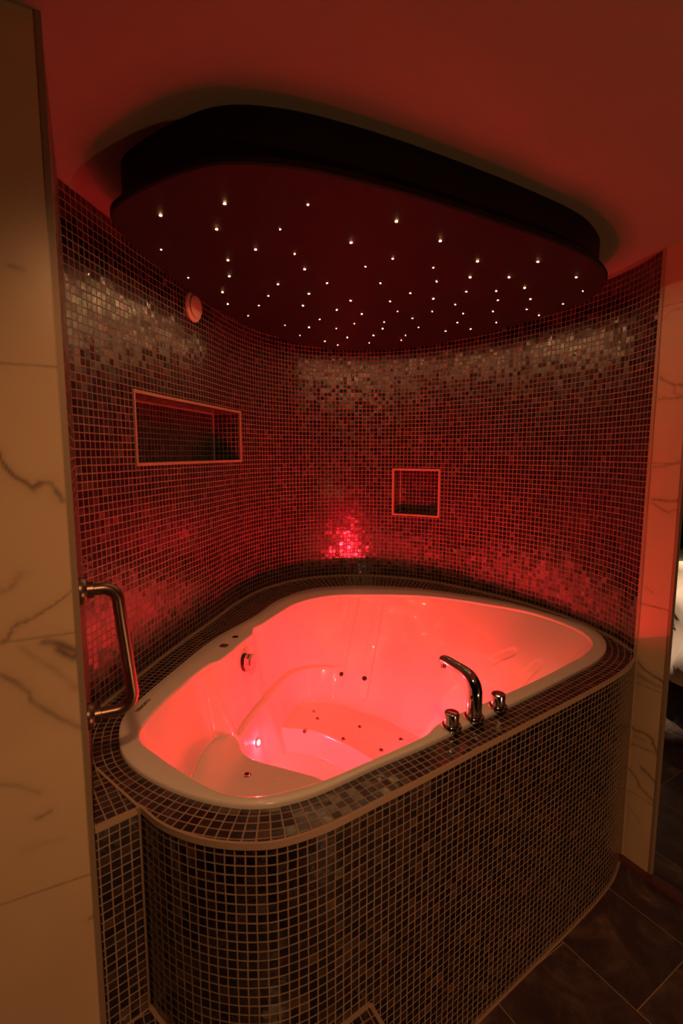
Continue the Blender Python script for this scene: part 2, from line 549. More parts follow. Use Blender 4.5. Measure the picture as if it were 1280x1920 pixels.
VL = [([(0, 850), (8, 875), (30, 895), (50, 905), (65, 918), (80, 905), (92, 903), (105, 920), (115, 940)], .0032, 1.0),
      ([(0, 1110), (25, 1095), (45, 1075)], .004, .35),
      ([(0, 1205), (25, 1180), (60, 1155), (100, 1137), (110, 1125), (132, 1110)], .0024, .75),
      ([(86, 1205), (105, 1205), (122, 1212), (138, 1219), (138, 1234), (122, 1226), (106, 1214)], .0062, 1.0),
      ([(40, 1215), (70, 1235), (110, 1260), (145, 1290)], .006, .35),
      ([(0, 1265), (40, 1285), (55, 1300), (60, 1315), (75, 1325), (110, 1345), (150, 1364)], .0045, .65),
      ([(0, 1470), (40, 1475), (75, 1487)], .004, .4), ([(65, 1533), (98, 1521)], .0035, .5),
      ([(15, 497), (38, 502)], .003, .6), ([(170, 1722), (182, 1714)], .003, .8),
      ([(40, 1595), (120, 1570)], .006, .15)]
VR = [([(1236, 707), (1244, 713), (1267, 723), (1283, 722)], .004, .8), ([(1234, 749), (1258, 747), (1283, 743)], .0035, .7),
      ([(1267, 723), (1262, 736), (1283, 744)], .004, .5),
      ([(1225, 875), (1244, 875), (1262, 869), (1283, 862)], .003, .6),
      ([(1222, 936), (1235, 937), (1258, 941), (1283, 933)], .0035, .9), ([(1222, 943), (1237, 953), (1253, 961), (1283, 954)], .004, .7),
      ([(1243, 600), (1256, 585), (1283, 575)], .003, .45), ([(1210, 1102), (1222, 1110)], .005, .4),
      ([(1197, 1242), (1207, 1255), (1229, 1270), (1247, 1282), (1252, 1286)], .0042, 1.0),
      ([(1193, 1264), (1215, 1277), (1244, 1291)], .007, .6),
      ([(1178, 1357), (1189, 1368), (1207, 1375), (1222, 1384), (1224, 1397), (1236, 1420)], .004, .9),
      ([(1178, 1394), (1207, 1403), (1222, 1410), (1238, 1420)], .003, .7),
      ([(1175, 1437), (1193, 1459), (1200, 1477), (1226, 1503)], .0035, .8),
      ([(1202, 1440), (1218, 1455), (1230, 1470)], .005, .8), ([(1190, 1380), (1210, 1390)], .008, .35),
      ([(1172, 1505), (1192, 1530), (1200, 1545)], .003, .35)]
def slab(name, A, d, w0, w1, H, veins, joints, n, jw=0.0012, du=0.004):
    us = np.arange(w0, w1 + 1e-6, du)
    vs_ = np.arange(0, H + 1e-6, 0.004)
    U, V = np.meshgrid(us, vs_)
    wob = 0.0022 * np.sin(U * 95 + V * 60) + 0.0018 * np.sin(V * 150 - U * 130 + 1.3) + 0.001 * np.sin(V * 390 + U * 310)
    f = np.zeros_like(U)
    for pts, wd, st in veins:
        q = [plane_px(p, A, d) for p in pts]
        for a, b in zip(q[:-1], q[1:]):
            dist = seg_dist(U + wob, V - wob * 0.7, a, b)
            f = np.maximum(f, st * np.exp(-(dist / (wd * 1.25)) ** 1.6))
            f = np.maximum(f, 0.25 * st * np.exp(-(dist / (wd * 3.5)) ** 1.5))
    for a, b, st in n:   # loose veins elsewhere on the slab
        dist = seg_dist(U + wob * 4, V - wob * 4, a, b)
        f = np.maximum(f, st * np.exp(-(dist / 0.004) ** 1.5))
    for j in joints:
        f = np.maximum(f, 0.55 * (np.abs(V - j) < jw + 0.001))
    vs = [(A[0] + d[0] * u, A[1] + d[1] * u, v) for u, v in zip(U.ravel(), V.ravel())]
    nx, ny = len(us), len(vs_)
    fs = [(j * nx + i, j * nx + i + 1, (j + 1) * nx + i + 1, (j + 1) * nx + i) for j in range(ny - 1) for i in range(nx - 1)]
    return vs, fs, f.ravel()

vs, fs, fa = slab('l', E0, DL, -0.60, -0.008, ZC, VL, [1.793, 1.303, 0.80, 0.31],
                  [((-.5, 1.0), (-.25, 1.5), .8), ((-.45, 2.2), (-.2, 1.7), .6), ((-.55, .4), (-.2, .6), .6)])
o = obj('wall_left', vs, fs, M['marble'], attr=fa)
tag(o, 'cream marble tiled wall with brown veins, beside the alcove', 'wall', kind='structure')
# the rest of that wall and its mosaic reveal
m = MB()
a = E0 - DL * 0.008 + NL * 0.002
far = E0 - DL * 3.0
prism(m, [tuple(E0 - DL * 0.60), tuple(E0 - DL * 0.60 + NL * 0.002), tuple(far + NL * 0.002), tuple(far)], 0, ZC, False)
m.add([(*(E0 - DL * 0.6), 0), (*far, 0), (*far, ZC), (*(E0 - DL * 0.6), ZC)], [(3, 2, 1, 0)])
tag(m.build('wall_front', M['darkwall']), 'wall running on to the left of the marble', 'wall', kind='structure')
m = MB()
S0 = E0 + NL * 0.002
S1 = np.array((-0.745, 1.385))
L = np.linalg.norm(S1 - S0)
m.add([(*S0, 0), (*S1, 0), (*S1, 2.44), (*S0, 2.44)], [(0, 1, 2, 3)], [(-L, 0), (0, 0), (0, 2.44), (-L, 2.44)])
tag(m.build('wall_reveal', M['mosaic']), 'mosaic side of the opening behind the left marble edge', 'wall', kind='structure')
m = MB()
q0 = E0 - DL * 0.008 - NL * 0.003
prism(m, [tuple(q0), tuple(q0 + DL * 0.010), tuple(q0 + DL * 0.010 + NL * 0.012), tuple(q0 + NL * 0.012)], 0, ZC)
tag(m.build('trim_2', M['steel_trim'], bevel=0.001), 'corner profile on the left marble edge', 'trim', kind='structure')

# right pilaster
vs, fs, fa = slab('r', P0, DR, 0.012, 0.115, 2.42, VR, [2.16, 1.605, 1.07, 0.752, 0.30], [], du=0.003)
o = obj('wall_right', vs, [f[::-1] for f in fs], M['marble'], attr=fa)
tag(o, 'narrow cream marble pilaster with dark veins right of the alcove', 'wall', kind='structure')
NR = np.array((-DR[1], DR[0]))     # (0.878, 0.478) away from the alcove
m = MB()
prism(m, [tuple(P0 - NR * 0.003), tuple(P0 - NR * 0.003 + DR * 0.012), tuple(P0 + DR * 0.012 + NR * 0.006), tuple(P0 + NR * 0.006)], 0, 2.42)
tag(m.build('trim_3', M['trim'], bevel=0.001), 'pale profile between mosaic and marble pilaster', 'trim', kind='structure')
m = MB()
prism(m, [tuple(P1), tuple(P1 + DR * 0.010), tuple(P1 + DR * 0.010 + NR * 0.018), tuple(P1 + NR * 0.018)], 0, 2.42)
tag(m.build('trim_4', M['steel_trim'], bevel=0.001), 'dark corner profile on the outer marble edge', 'trim', kind='structure')
m = MB()
prism(m, [tuple(P1 + NR * 0.018), tuple(P1 + NR * 0.02), (1.40, 2.35), (1.22, 2.30), (1.16, 1.86)], 0, 2.42, False)
tag(m.build('wall_end', M['darkwall']), 'end of the wall between alcove and bedroom', 'wall', kind='structure')
# threshold strip to the bedroom
T0 = np.array((1.118, 1.812)); TD = np.array((0.53, -0.848)); TN = np.array((0.848, 0.53))
m = MB()
prism(m, [tuple(T0 - TD * 0.03), tuple(T0 + TD * 0.9), tuple(T0 + TD * 0.9 + TN * 0.085), tuple(T0 - TD * 0.03 + TN * 0.035)], 0.0, 0.014)
tag(m.build('trim_5', M['wood'], bevel=0.002), 'dark threshold strip on the floor at the bedroom doorway', 'trim', kind='structure')

# the enclosing rooms
m = MB()
prism(m, [(-3.0, -2.6), (1.9, -2.6), (1.9, -2.5), (-3.0, -2.5)], 0, ZC)
tag(m.build('wall_rear', M['darkwall']), 'wall behind the viewer', 'wall', kind='structure')
m = MB()
prism(m, [(1.75, -2.5), (1.85, -2.5), (1.85, 0.7), (1.75, 0.7)], 0, ZC)
tag(m.build('wall_side', M['darkwall']), 'wall to the right of the viewer', 'wall', kind='structure')
m = MB()
prism(m, [(1.2, 5.0), (5.2, 5.0), (5.2, 5.1), (1.2, 5.1)], 0, ZC)
prism(m, [(5.1, 0.0), (5.2, 0.0), (5.2, 5.0), (5.1, 5.0)], 0, ZC)
tag(m.build('wall_bedroom', M['darkwall']), 'dark walls of the bedroom beyond the doorway', 'wall', kind='structure')

# ================================================================ tub surround
RIM_OUT_PX = [(222, 1380), (230, 1420), (270, 1455), (340, 1488), (410, 1507), (480, 1514), (540, 1506), (600, 1486), (700, 1440),
              (800, 1398), (900, 1350), (1000, 1303), (1080, 1262), (1120, 1240), (1137, 1220), (1130, 1195), (1100, 1175),
              (1040, 1155), (950, 1130), (850, 1113), (750, 1102), (650, 1100), (580, 1106), (520, 1127), (480, 1155),
              (400, 1200), (330, 1255), (260, 1315), (230, 1345)]
RIM_IN_PX = [(262, 1380), (300, 1415), (340, 1442), (400, 1475), (440, 1487), (480, 1490), (530, 1482), (600, 1462), (700, 1420),
             (780, 1384), (800, 1374), (812, 1361), (835, 1346), (900, 1318), (1000, 1275), (1060, 1245), (1095, 1225), (1108, 1205), (1085, 1182),
             (1000, 1150), (900, 1131), (800, 1118), (700, 1115), (620, 1117), (560, 1130), (520, 1152), (492, 1170), (476, 1178), (474, 1188),
             (455, 1203), (435, 1220), (412, 1238), (395, 1244), (330, 1295), (280, 1345)]
ZR = 0.876
CEN = np.array((0.15, 1.75))
rim_out = crom([P(*p, ZR - 0.006) for p in RIM_OUT_PX], 10, True)
rim_in = crom([P(*p, ZR) for p in RIM_IN_PX], 10, True)
DECK_FRONT_PX = [(180, 1440), (262, 1512), (300, 1543), (350, 1565), (400, 1577), (450, 1582), (510, 1580), (560, 1568), (620, 1546), (700, 1506),
                 (800, 1455), (900, 1402), (1000, 1350), (1100, 1298), (1150, 1270), (1178, 1250), (1190, 1232)]
dfront = crom([P(*p, ZD) for p in DECK_FRONT_PX], 10)
dfront = resample(dfront, 0.01)
# drop the short piece that lies along the left marble reveal
CORN = np.array((-0.446, 1.001))

NPHI = 960
PHI = np.linspace(0, 2 * math.pi, NPHI, endpoint=False)
def polar(c, smooth=0):
    d = c - CEN
    a = np.arctan2(d[:, 1], d[:, 0]) % (2 * math.pi)
    r = np.hypot(d[:, 0], d[:, 1])
    k = np.argsort(a)
    a, r = a[k], r[k]
    a = np.concatenate([a - 2 * math.pi, a, a + 2 * math.pi]); r = np.tile(r, 3)
    v = np.interp(PHI, a, r)
    for _ in range(smooth):
        v = 0.25 * np.roll(v, 1) + 0.5 * v + 0.25 * np.roll(v, -1)
    return v
Rout = polar(rim_out, 60)
Rin = polar(rim_in, 6)
outer = np.concatenate([dfront, [P0 + (-0.01, 0.0)], WALL[::-1], [S1, E0 + NL * 0.26]])
# denser outer boundary so that polar interpolation follows straight runs
dense = []
for i in range(len(outer)):
    a, b = outer[i], outer[(i + 1) % len(outer)]
    n = max(1, int(np.linalg.norm(b - a) / 0.008))
    for k in range(n): dense.append(a + (b - a) * k / n)
Rdeck = polar(np.array(dense), 2)

surround = thing('tub_surround', 'built-in tub surround clad in dark mosaic with rounded front below the white bathtub', 'tub surround', (0.15, 1.75, 0))
CX, CY = np.cos(PHI), np.sin(PHI)
loopc = np.stack([CEN[0] + Rout * CX, CEN[1] + Rout * CY], 1)
seglen = np.linalg.norm(np.roll(loopc, -1, 0) - loopc, axis=1)
# distances measured square to the rim, not along the ray
tang = (np.roll(loopc, -1, 0) - np.roll(loopc, 1, 0)); tang /= np.linalg.norm(tang, axis=1)[:, None]
nrm = np.stack([tang[:, 1], -tang[:, 0]], 1)
nd = smooth_loop(nrm, 12); nd /= np.linalg.norm(nd, axis=1)[:, None]
# walk outwards from the rim in rows one tile wide and clip to the outline
from mathutils.geometry import intersect_line_line_2d
OUT = np.array(dense)
def inside(p, poly):
    x, y = p
    x0, y0 = poly[:, 0], poly[:, 1]
    x1, y1 = np.roll(x0, -1), np.roll(y0, -1)
    c = ((y0 > y) != (y1 > y))
    xi = x0 + (y - y0) * (x1 - x0) / np.where(np.abs(y1 - y0) < 1e-12, 1e-12, (y1 - y0))
    return np.count_nonzero(c & (x < xi)) % 2 == 1
reach = np.zeros(NPHI)
for i in range(NPHI):
    lo, hi = 0.0, 0.6
    st = 0.004
    d = 0.0
    while d < 0.6 and inside(loopc[i] + nd[i] * (d + st), OUT): d += st
    lo, hi = d, d + st
    for _ in range(8):
        mid = (lo + hi) / 2
        if inside(loopc[i] + nd[i] * mid, OUT): lo = mid
        else: hi = mid
    reach[i] = lo
S = np.concatenate([[0], np.cumsum(seglen)])
m = MB()
NR_ = 12
for i in range(NPHI):
    j = (i + 1) % NPHI
    for k in range(NR_):
        a0, a1 = reach[i] * k / NR_, reach[i] * (k + 1) / NR_
        b0, b1 = reach[j] * k / NR_, reach[j] * (k + 1) / NR_
        m.add([(*(loopc[i] + nd[i] * a0), ZD), (*(loopc[i] + nd[i] * a1), ZD), (*(loopc[j] + nd[j] * b1), ZD), (*(loopc[j] + nd[j] * b0), ZD)],
              [(0, 1, 2, 3)], [(S[i], a0 + 0.002), (S[i], a1 + 0.002), (S[i + 1], b1 + 0.002), (S[i + 1], b0 + 0.002)])
deck_top = m.build('deck', M['mosaic_deck'], surround, world=True)

# triangular corner piece beside the marble
c0 = np.array((-0.609, 1.137)); c1 = CORN; c2 = np.array((-0.512, 0.968)); c3 = E0 + NL * 0.05
c4 = E0 + NL * 0.25
tri = [tuple(c1), tuple(c0), tuple(c4), tuple(E0 + NL * 0.045 + DL * 0.002), ]
m = MB()
z = ZD - 0.0005
m.add([(*p, z) for p in tri], [(3, 2, 1, 0)], [((np.array(p) - c1) @ np.array((0.62, -0.785)) + 0.004, (np.array(p) - c1) @ np.array((0.785, 0.62)) + 0.002) for p in tri])
m.build('corner_deck', M['mosaic_deck'], surround, world=True)

# apron below the deck
ap = dfront[np.where((dfront[:, 0] > CORN[0] - 0.004) | (dfront[:, 1] < 0.99))[0]]
ap = ap[ap[:, 1] < 1.90]
k0 = np.argmin(np.linalg.norm(ap - CORN, axis=1))
ap = ap[k0:]
apS = arclen(ap)
m = MB()
nt = np.gradient(ap, axis=0); nt /= np.linalg.norm(nt, axis=1)[:, None]
nout = np.stack([nt[:, 1], -nt[:, 0]], 1)
ins = ap - nout * 0.003
for i in range(len(ap) - 1):
    m.add([(*ins[i], 0), (*ins[i + 1], 0), (*ins[i + 1], ZD - 0.003), (*ins[i], ZD - 0.003)], [(0, 1, 2, 3)],
          [(apS[i], -0.013), (apS[i + 1], -0.013), (apS[i + 1], ZD - 0.016), (apS[i], ZD - 0.016)])
m.build('apron', M['mosaic_deck'], surround, world=True, auto=30)
def strip(path, nv, z0, z1, d0, d1):
    q = MB()
    for i in range(len(path) - 1):
        a, b, na, nb = path[i], path[i + 1], nv[i], nv[i + 1]
        vs = [(*(a + na * d0), z0), (*(b + nb * d0), z0), (*(b + nb * d1), z0), (*(a + na * d1), z0),
              (*(a + na * d0), z1), (*(b + nb * d0), z1), (*(b + nb * d1), z1), (*(a + na * d1), z1)]
        q.add(vs, [(0, 3, 2, 1), (4, 5, 6, 7), (3, 7, 6, 2), (0, 1, 5, 4)] + ([(0, 4, 7, 3)] if i == 0 else []) + ([(1, 2, 6, 5)] if i == len(path) - 2 else []))
    return q
strip(ap, nout, ZD - 0.0135, ZD + 0.0015, -0.004, 0.0015).build('edge_profile', M['trim'], surround, world=True)
# silicone line at the foot of the apron and along the wall
i0 = np.argmin(np.abs(ap[:, 0] - 0.10))
strip(ap[i0:], nout[i0:], 0.0, 0.005, -0.004, 0.003).build('foot_joint', M['trim'], surround, world=True)
wn = np.gradient(WALL, axis=0); wn /= np.linalg.norm(wn, axis=1)[:, None]
wn = np.stack([wn[:, 1], -wn[:, 0]], 1)
strip(WALL, wn, ZD - 0.002, ZD + 0.006, -0.001, 0.008).build('wall_joint', M['trim'], surround, world=True)
# straight column face left of the rounded apron
m = MB()
CF = E0 + NL * 0.045 + DL * 0.002
Lc = np.linalg.norm(CORN - CF)
m.add([(*CF, 0), (*CORN, 0), (*CORN, ZD - 0.0135), (*CF, ZD - 0.0135)], [(0, 1, 2, 3)], [(-Lc, -0.013), (0, -0.013), (0, ZD - 0.0265), (-Lc, ZD - 0.0265)])
m.build('column_face', M['mosaic_deck'], surround, world=True)
m = MB()
cdir = (CORN - CF) / Lc; cn = np.array((cdir[1], -cdir[0]))
prism(m, [tuple(CF + cn * 0.0015), tuple(CORN + cn * 0.0015), tuple(CORN - cn * 0.004), tuple(CF - cn * 0.004)], ZD - 0.0135, ZD + 0.001)
prism(m, [tuple(CORN - cdir * 0.004 + cn * 0.002), tuple(CORN + cdir * 0.001 + cn * 0.002), tuple(CORN + cdir * 0.001 - cn * 0.003), tuple(CORN - cdir * 0.004 - cn * 0.003)], 0, ZD)
m.build('column_profile', M['trim'], surround, world=True)
m = MB()
sd = (c0 - c1) / np.linalg.norm(c0 - c1); sn = np.array((-sd[1], sd[0]))
prism(m, [tuple(c1 - sn * 0.003), tuple(c0 - sn * 0.003), tuple(c0 + sn * 0.003), tuple(c1 + sn * 0.003)], ZD - 0.002, ZD + 0.0012)
m.build('deck_joint', M['trim'], surround, world=True)

# mosaic step in front
ZS = 0.357
i1 = np.argmin(np.linalg.norm(ap - np.array((0.091, 1.010)), axis=1))
apf = [tuple(p + n * 0.001) for p, n in zip(ap[:i1 + 1:3], nout[:i1 + 1:3])]
R0 = np.array(apf[-1]); R1 = R0 + np.array((0.52, -0.854)) * 0.34
Lf0 = CF + cn * 0.001; Lf1 = np.array((-0.27, 0.50))
poly = [tuple(Lf0)] + apf + [tuple(R1), tuple(Lf1)]
poly = poly[::-1]
step = thing('mosaic_step', 'dark mosaic step with pale edge profiles at the foot of the tub surround', 'step', (-0.1, 0.8, 0))
m = MB()
n = len(poly)
uvd = np.array((0.87, 0.49))
m.add([(*p, ZS) for p in poly], [tuple(range(n))[::-1]], [(np.dot(p, uvd), np.dot(p, (-uvd[1], uvd[0]))) for p in poly])
m.build('tread', M['mosaic_deck'], step, world=True)
m = MB()
prism(m, poly, 0, ZS - 0.002, False)
m.build('riser', M['mosaic_deck'], step, world=True)
m = MB()
def flatbar(a, b, wd, z0, z1):
    a, b = np.array(a), np.array(b)
    t = (b - a) / np.linalg.norm(b - a); q = np.array((-t[1], t[0])) * wd / 2
    prism(m, [tuple(a - q), tuple(b - q), tuple(b + q), tuple(a + q)], z0, z1)
flatbar(R0, R1, 0.010, ZS - 0.010, ZS + 0.0012)
flatbar(R1, Lf1, 0.010, ZS - 0.010, ZS + 0.0012)
flatbar(Lf1, Lf0, 0.010, ZS - 0.010, ZS + 0.0012)
m.build('edge_profile', M['trim'], step, world=True)
m = MB()
pa = [np.array(Lf0)] + [np.array(p) for p in apf]
for a, b in zip(pa[:-1], pa[1:]): flatbar(a, b, 0.010, ZS - 0.002, ZS + 0.003)
m.build('wall_joint', M['trim'], step, world=True)

# ================================================================ bathtub
tub = thing('bathtub', 'large white corner whirlpool bathtub lit red from inside', 'bathtub', (0.15, 1.75, ZD))

K3 = [  # direction point on the kink line of the wall, with its height
    (0.86, 1.93, .70), (0.72, 2.10, .72), (0.55, 2.25, .72), (0.35, 2.36, .70), (0.20, 2.38, .66), (0.026, 2.30, .60), (-0.105, 2.305, .60), (-0.18, 2.278, .60),
    (-0.24, 2.22, .60), (-0.286, 2.087, .60), (-0.315, 1.97, .60), (-0.342, 1.861, .60), (-0.358, 1.79, .60), (-0.366, 1.715, .60),
    (-0.385, 1.685, .62), (-0.450, 1.672, .62), (-0.475, 1.60, .62), (-0.475, 1.45, .62), (-0.47, 1.32, .62), (-0.40, 1.20, .62), (-0.27, 1.115, .62), (-0.15, 1.08, .62),
    (0.0, 1.13, .62), (0.15, 1.22, .62), (0.30, 1.395, .62), (0.50, 1.53, .62), (0.66, 1.66, .64), (0.80, 1.79, .66)]
F3 = [(0.58, 1.76), (0.52, 1.86), (0.44, 1.90), (0.334, 1.935), (0.256, 2.02), (0.098, 2.145), (-0.05, 2.225), (-0.15, 2.235), (-0.205, 2.20), (-0.228, 2.14), (-0.25, 2.05),
      (-0.275, 1.97), (-0.325, 1.90), (-0.345, 1.83), (-0.350, 1.76), (-0.36, 1.70), (-0.40, 1.62), (-0.44, 1.52), (-0.44, 1.38), (-0.38, 1.25), (-0.26, 1.16), (-0.15, 1.125),
      (0.0, 1.165), (0.15, 1.26), (0.30, 1.43), (0.45, 1.56), (0.55, 1.66)]
def polar_pts(pts, vals=None, smooth=6):
    d = np.array([p[:2] for p in pts]) - CEN
    a = np.arctan2(d[:, 1], d[:, 0]) % (2 * math.pi)
    r = np.hypot(d[:, 0], d[:, 1])
    v = np.array(vals) if vals is not None else r
    k = np.argsort(a)
    a, v = a[k], v[k]
    a = np.concatenate([a - 2 * math.pi, a, a + 2 * math.pi]); v = np.tile(v, 3)
    o = np.interp(PHI, a, v)
    for _ in range(smooth): o = 0.25 * np.roll(o, 1) + 0.5 * o + 0.25 * np.roll(o, -1)
    return o
Rk = np.minimum(polar_pts(K3, None, 10), Rin - 0.025)
Zk = polar_pts(K3, [p[2] for p in K3], 30)
Rf = np.minimum(polar_pts(F3, None, 10), Rk - 0.012)

ZW, ZB, ZA = 0.36, 0.455, 0.62
B_FRONT = crom([(-0.60, 2.03), (-0.252, 2.000), (-0.115, 1.972), (0.0, 1.890), (0.124, 1.765), (0.24, 1.64), (0.33, 1.50), (0.38, 1.35), (0.40, 1.0)], 12)
A_EDGE = crom([(-0.60, 1.70), (-0.385, 1.695), (-0.352, 1.655), (-0.328, 1.60), (-0.289, 1.560), (-0.176, 1.512), (-0.069, 1.468), (-0.02, 1.43), (0.05, 1.35), (0.09, 1.25), (0.10, 1.0)], 12)
def signed(U, V, c):
    """distance to polyline, positive on its left-hand side going along it"""
    best = np.full(U.shape, 1e9); sg = np.zeros(U.shape)
    for a, b in zip(c[:-1], c[1:]):
        d = seg_dist(U, V, a, b)
        cr = (b[0] - a[0]) * (V - a[1]) - (b[1] - a[1]) * (U - a[0])
        k = d < best
        best = np.where(k, d, best); sg = np.where(k, np.sign(cr), sg)
    return best * sg
def smst(x): 
    x = np.clip(x, 0, 1); return x * x * (3 - 2 * x)
def smax(a, b, k):
    h = np.clip(0.5 + 0.5 * (a - b) / k, 0, 1)
    return b * (1 - h) + a * h + k * h * (1 - h)
GROOVES = [((0.074, 2.60), (-0.020, 2.245)), ((0.200, 2.565), (0.100, 2.205))]
gp = [(P(960, 1194, .82), P(925, 1290, .58)), (P(1008, 1211, .82), P(966, 1310, .60))]
GROOVES += gp

def tub_z(X, Y, R, ri, rk, zk, rf):
    top = ZR - 0.010
    ang = np.arctan2(Y - CEN[1], X - CEN[0]) % (2 * math.pi)
    led = 0.030 * smst((ang - 1.75) / 0.35) * smst((3.28 - ang) / 0.12)
    t1 = np.clip((ri - R) / np.maximum(ri - rk - led, 1e-4), 0, 1)
    z = top - (top - zk) * t1
    t2 = np.clip((rk - R) / np.maximum(rk - rf, 1e-4), 0, 1)
    z = z - (zk - ZB) * t2
    z = z - np.maximum(rf - R, 0) * 3.0
    z = np.maximum(z, 0.30)
    dB = signed(X, Y, B_FRONT); dA = signed(X, Y, A_EDGE)
    F = ZW + (ZB - ZW) * smst(0.5 + dB / 0.030)
    F = np.maximum(F, ZW + (ZA - ZW) * smst(0.5 - dA / 0.034))
    z = smax(z, F, 0.022)
    for i, (a, b) in enumerate(GROOVES):
        d = seg_dist(X, Y, a, b)
        z = z - (0.005, 0.005, 0.003, 0.003)[i] * (1 - smst((d - 0.019) / 0.006))
    return z

# radial stations: rim, lip, then dense to the middle
rings = []
def ring(R, Z): rings.append((R, Z))
ring(Rout + 0.000, np.full(NPHI, ZD - 0.002))
ring(Rout + 0.000, np.full(NPHI, ZR - 0.006))
ring(Rout - 0.0015, np.full(NPHI, ZR - 0.002))
ring(Rout - 0.005, np.full(NPHI, ZR))
ring((Rout + Rin) / 2, np.full(NPHI, ZR))
for a in np.linspace(0, 1, 7):
    q = a * math.pi / 2
    ring(Rin + 0.012 - 0.012 * math.sin(q), np.full(NPHI, ZR - 0.012 * (1 - math.cos(q))))
NT_ = 300
ts = np.linspace(0, 1, NT_)[1:]
for t in ts:
    R = Rin * (1 - t)
    X = CEN[0] + R * CX; Y = CEN[1] + R * CY
    z = tub_z(X, Y, R, Rin, Rk, Zk, Rf)
    z = np.minimum(z, ZR - 0.012)
    ring(R, z)
zz = np.array([q[1] for q in rings[12:]])
for _ in range(5):
    zz[1:-1] = 0.25 * zz[:-2] + 0.5 * zz[1:-1] + 0.25 * zz[2:]
rings = rings[:12] + [(q[0], z_) for q, z_ in zip(rings[12:], zz)]
V = []
for R, Z in rings[:-1]:
    V += [(CEN[0] + R[i] * CX[i], CEN[1] + R[i] * CY[i], Z[i]) for i in range(NPHI)]
nr = len(rings) - 1
F = []
for k in range(nr - 1):
    for i in range(NPHI):
        j = (i + 1) % NPHI
        F.append((k * NPHI + i, k * NPHI + j, (k + 1) * NPHI + j, (k + 1) * NPHI + i))
V.append((CEN[0], CEN[1], float(rings[-1][1][0])))
for i in range(NPHI): F.append(((nr - 1) * NPHI + i, (nr - 1) * NPHI + (i + 1) % NPHI, len(V) - 1))
shell = obj('shell', local(tub, V), F, M['acrylic'], tub, smooth=True)

def tz(x, y):
    d = np.array((x, y)) - CEN
    a = math.atan2(d[1], d[0]) % (2 * math.pi)
    r = math.hypot(*d)
    f = lambda arr: np.interp(a, np.append(PHI, 2 * math.pi), np.append(arr, arr[0]))
    return float(tub_z(np.array([x]), np.array([y]), np.array([r]), f(Rin), f(Rk), f(Zk), f(Rf))[0])
def tnormal(x, y, e=0.006):
    zx = (tz(x + e, y) - tz(x - e, y)) / (2 * e); zy = (tz(x, y + e) - tz(x, y - e)) / (2 * e)
    return Vector((-zx, -zy, 1)).normalized()
def on_tub(px, z0=0.5):
    """where the line of sight through a pixel meets the tub shell"""
    lo = None
    z = ZR - 0.015
    while z > 0.3:
        x, y = P(*px, z)
        if tz(x, y) >= z: return x, y, z
        z -= 0.001
    return x, y, z

def jet(name, px, r, mat_ring, hole=True, n_up=None):
    x, y, z = on_tub(px)
    n = tnormal(x, y)
    m = MB()
    lathe(m, [(r * 0.98, -0.003), (r, 0.001), (r * 0.9, 0.003), (r * 0.55, 0.0032), (r * 0.5, 0.001)], 20, (x, y, z), frame_of(n))
    o = m.build(name, mat_ring, tub, smooth=True, world=True)
    if hole:
        m = MB()
        lathe(m, [(r * 0.52, 0.0005), (r * 0.5, 0.0018)], 16, (x, y, z), frame_of(n))
        h = m.build('nozzle', M['hole'], o)
        h.data.transform(Matrix.LocRotScale(tub.location, tub.rotation_euler, None).inverted())
    return o
for p in [(588, 1334), (595, 1348), (571, 1371), (674, 1363), (643, 1386), (751, 1387), (714, 1407)]:
    jet('air_jet', p, 0.011, M['chrome'])
jet('air_jet', (463, 1453), 0.014, M['chrome'])
jet('seat_inlet', (515, 1465), 0.016, M['acrylic'], hole=False)
for p in [(640, 1264), (683, 1272)]:
    x, y, z = on_tub(p); n = tnormal(x, y)
    m = MB(); lathe(m, [(0.011, -0.002), (0.012, 0.001), (0.009, 0.002)], 18, (x, y, z), frame_of(n))
    m.build('back_jet', M['hole'], tub, world=True)

# underwater lamps: one in view on the left of the footwell, two hidden opposite under the front, one of them added to brighten the riser
def lamp(x, y, z, n, mat, r=0.017):
    n = Vector(n).normalized()
    m = MB(); lathe(m, [(r * 1.35, -0.006), (r * 1.35, 0.002), (r * 1.2, 0.006), (r * 1.02, 0.006)], 28, (x, y, z), frame_of(n))
    o = m.build('lamp_bezel', M['chrome'], tub, world=True, smooth=False)
    m = MB(); lathe(m, [(r, 0.002), (r, 0.0065), (r * 0.6, 0.010), (r * 0.2, 0.0115)], 24, (x, y, z), frame_of(n))
    l = m.build('lamp_lens', mat, o, smooth=True)
    l.data.transform(Matrix.LocRotScale(tub.location, tub.rotation_euler, None).inverted())
    return o
lx, ly, lz = on_tub((482, 1392))
nn = tnormal(lx, ly)
lamp(lx, ly, lz, nn, M['red_lamp_side'], 0.010)
LB = (0.345, 1.435, 0.590)
fx, fy = 0.165, 1.30
def front_wall(x, z):
    y = 1.0
    while y < 2.0 and (math.hypot(x - CEN[0], y - CEN[1]) > np.interp(math.atan2(y - CEN[1], x - CEN[0]) % (2 * math.pi), PHI, Rin) or tz(x, y) > z): y += 0.001
    return y
yb = front_wall(0.335, 0.60) + 0.010
lamp(0.335, yb, 0.60, (-0.35, 1.0, 0.2), M['red_lamp_side'], 0.010)
lamp(0.225, front_wall(0.225, 0.42) + 0.014, 0.42, (-0.30, 1.0, 0.05), M['red_lamp'], 0.020)

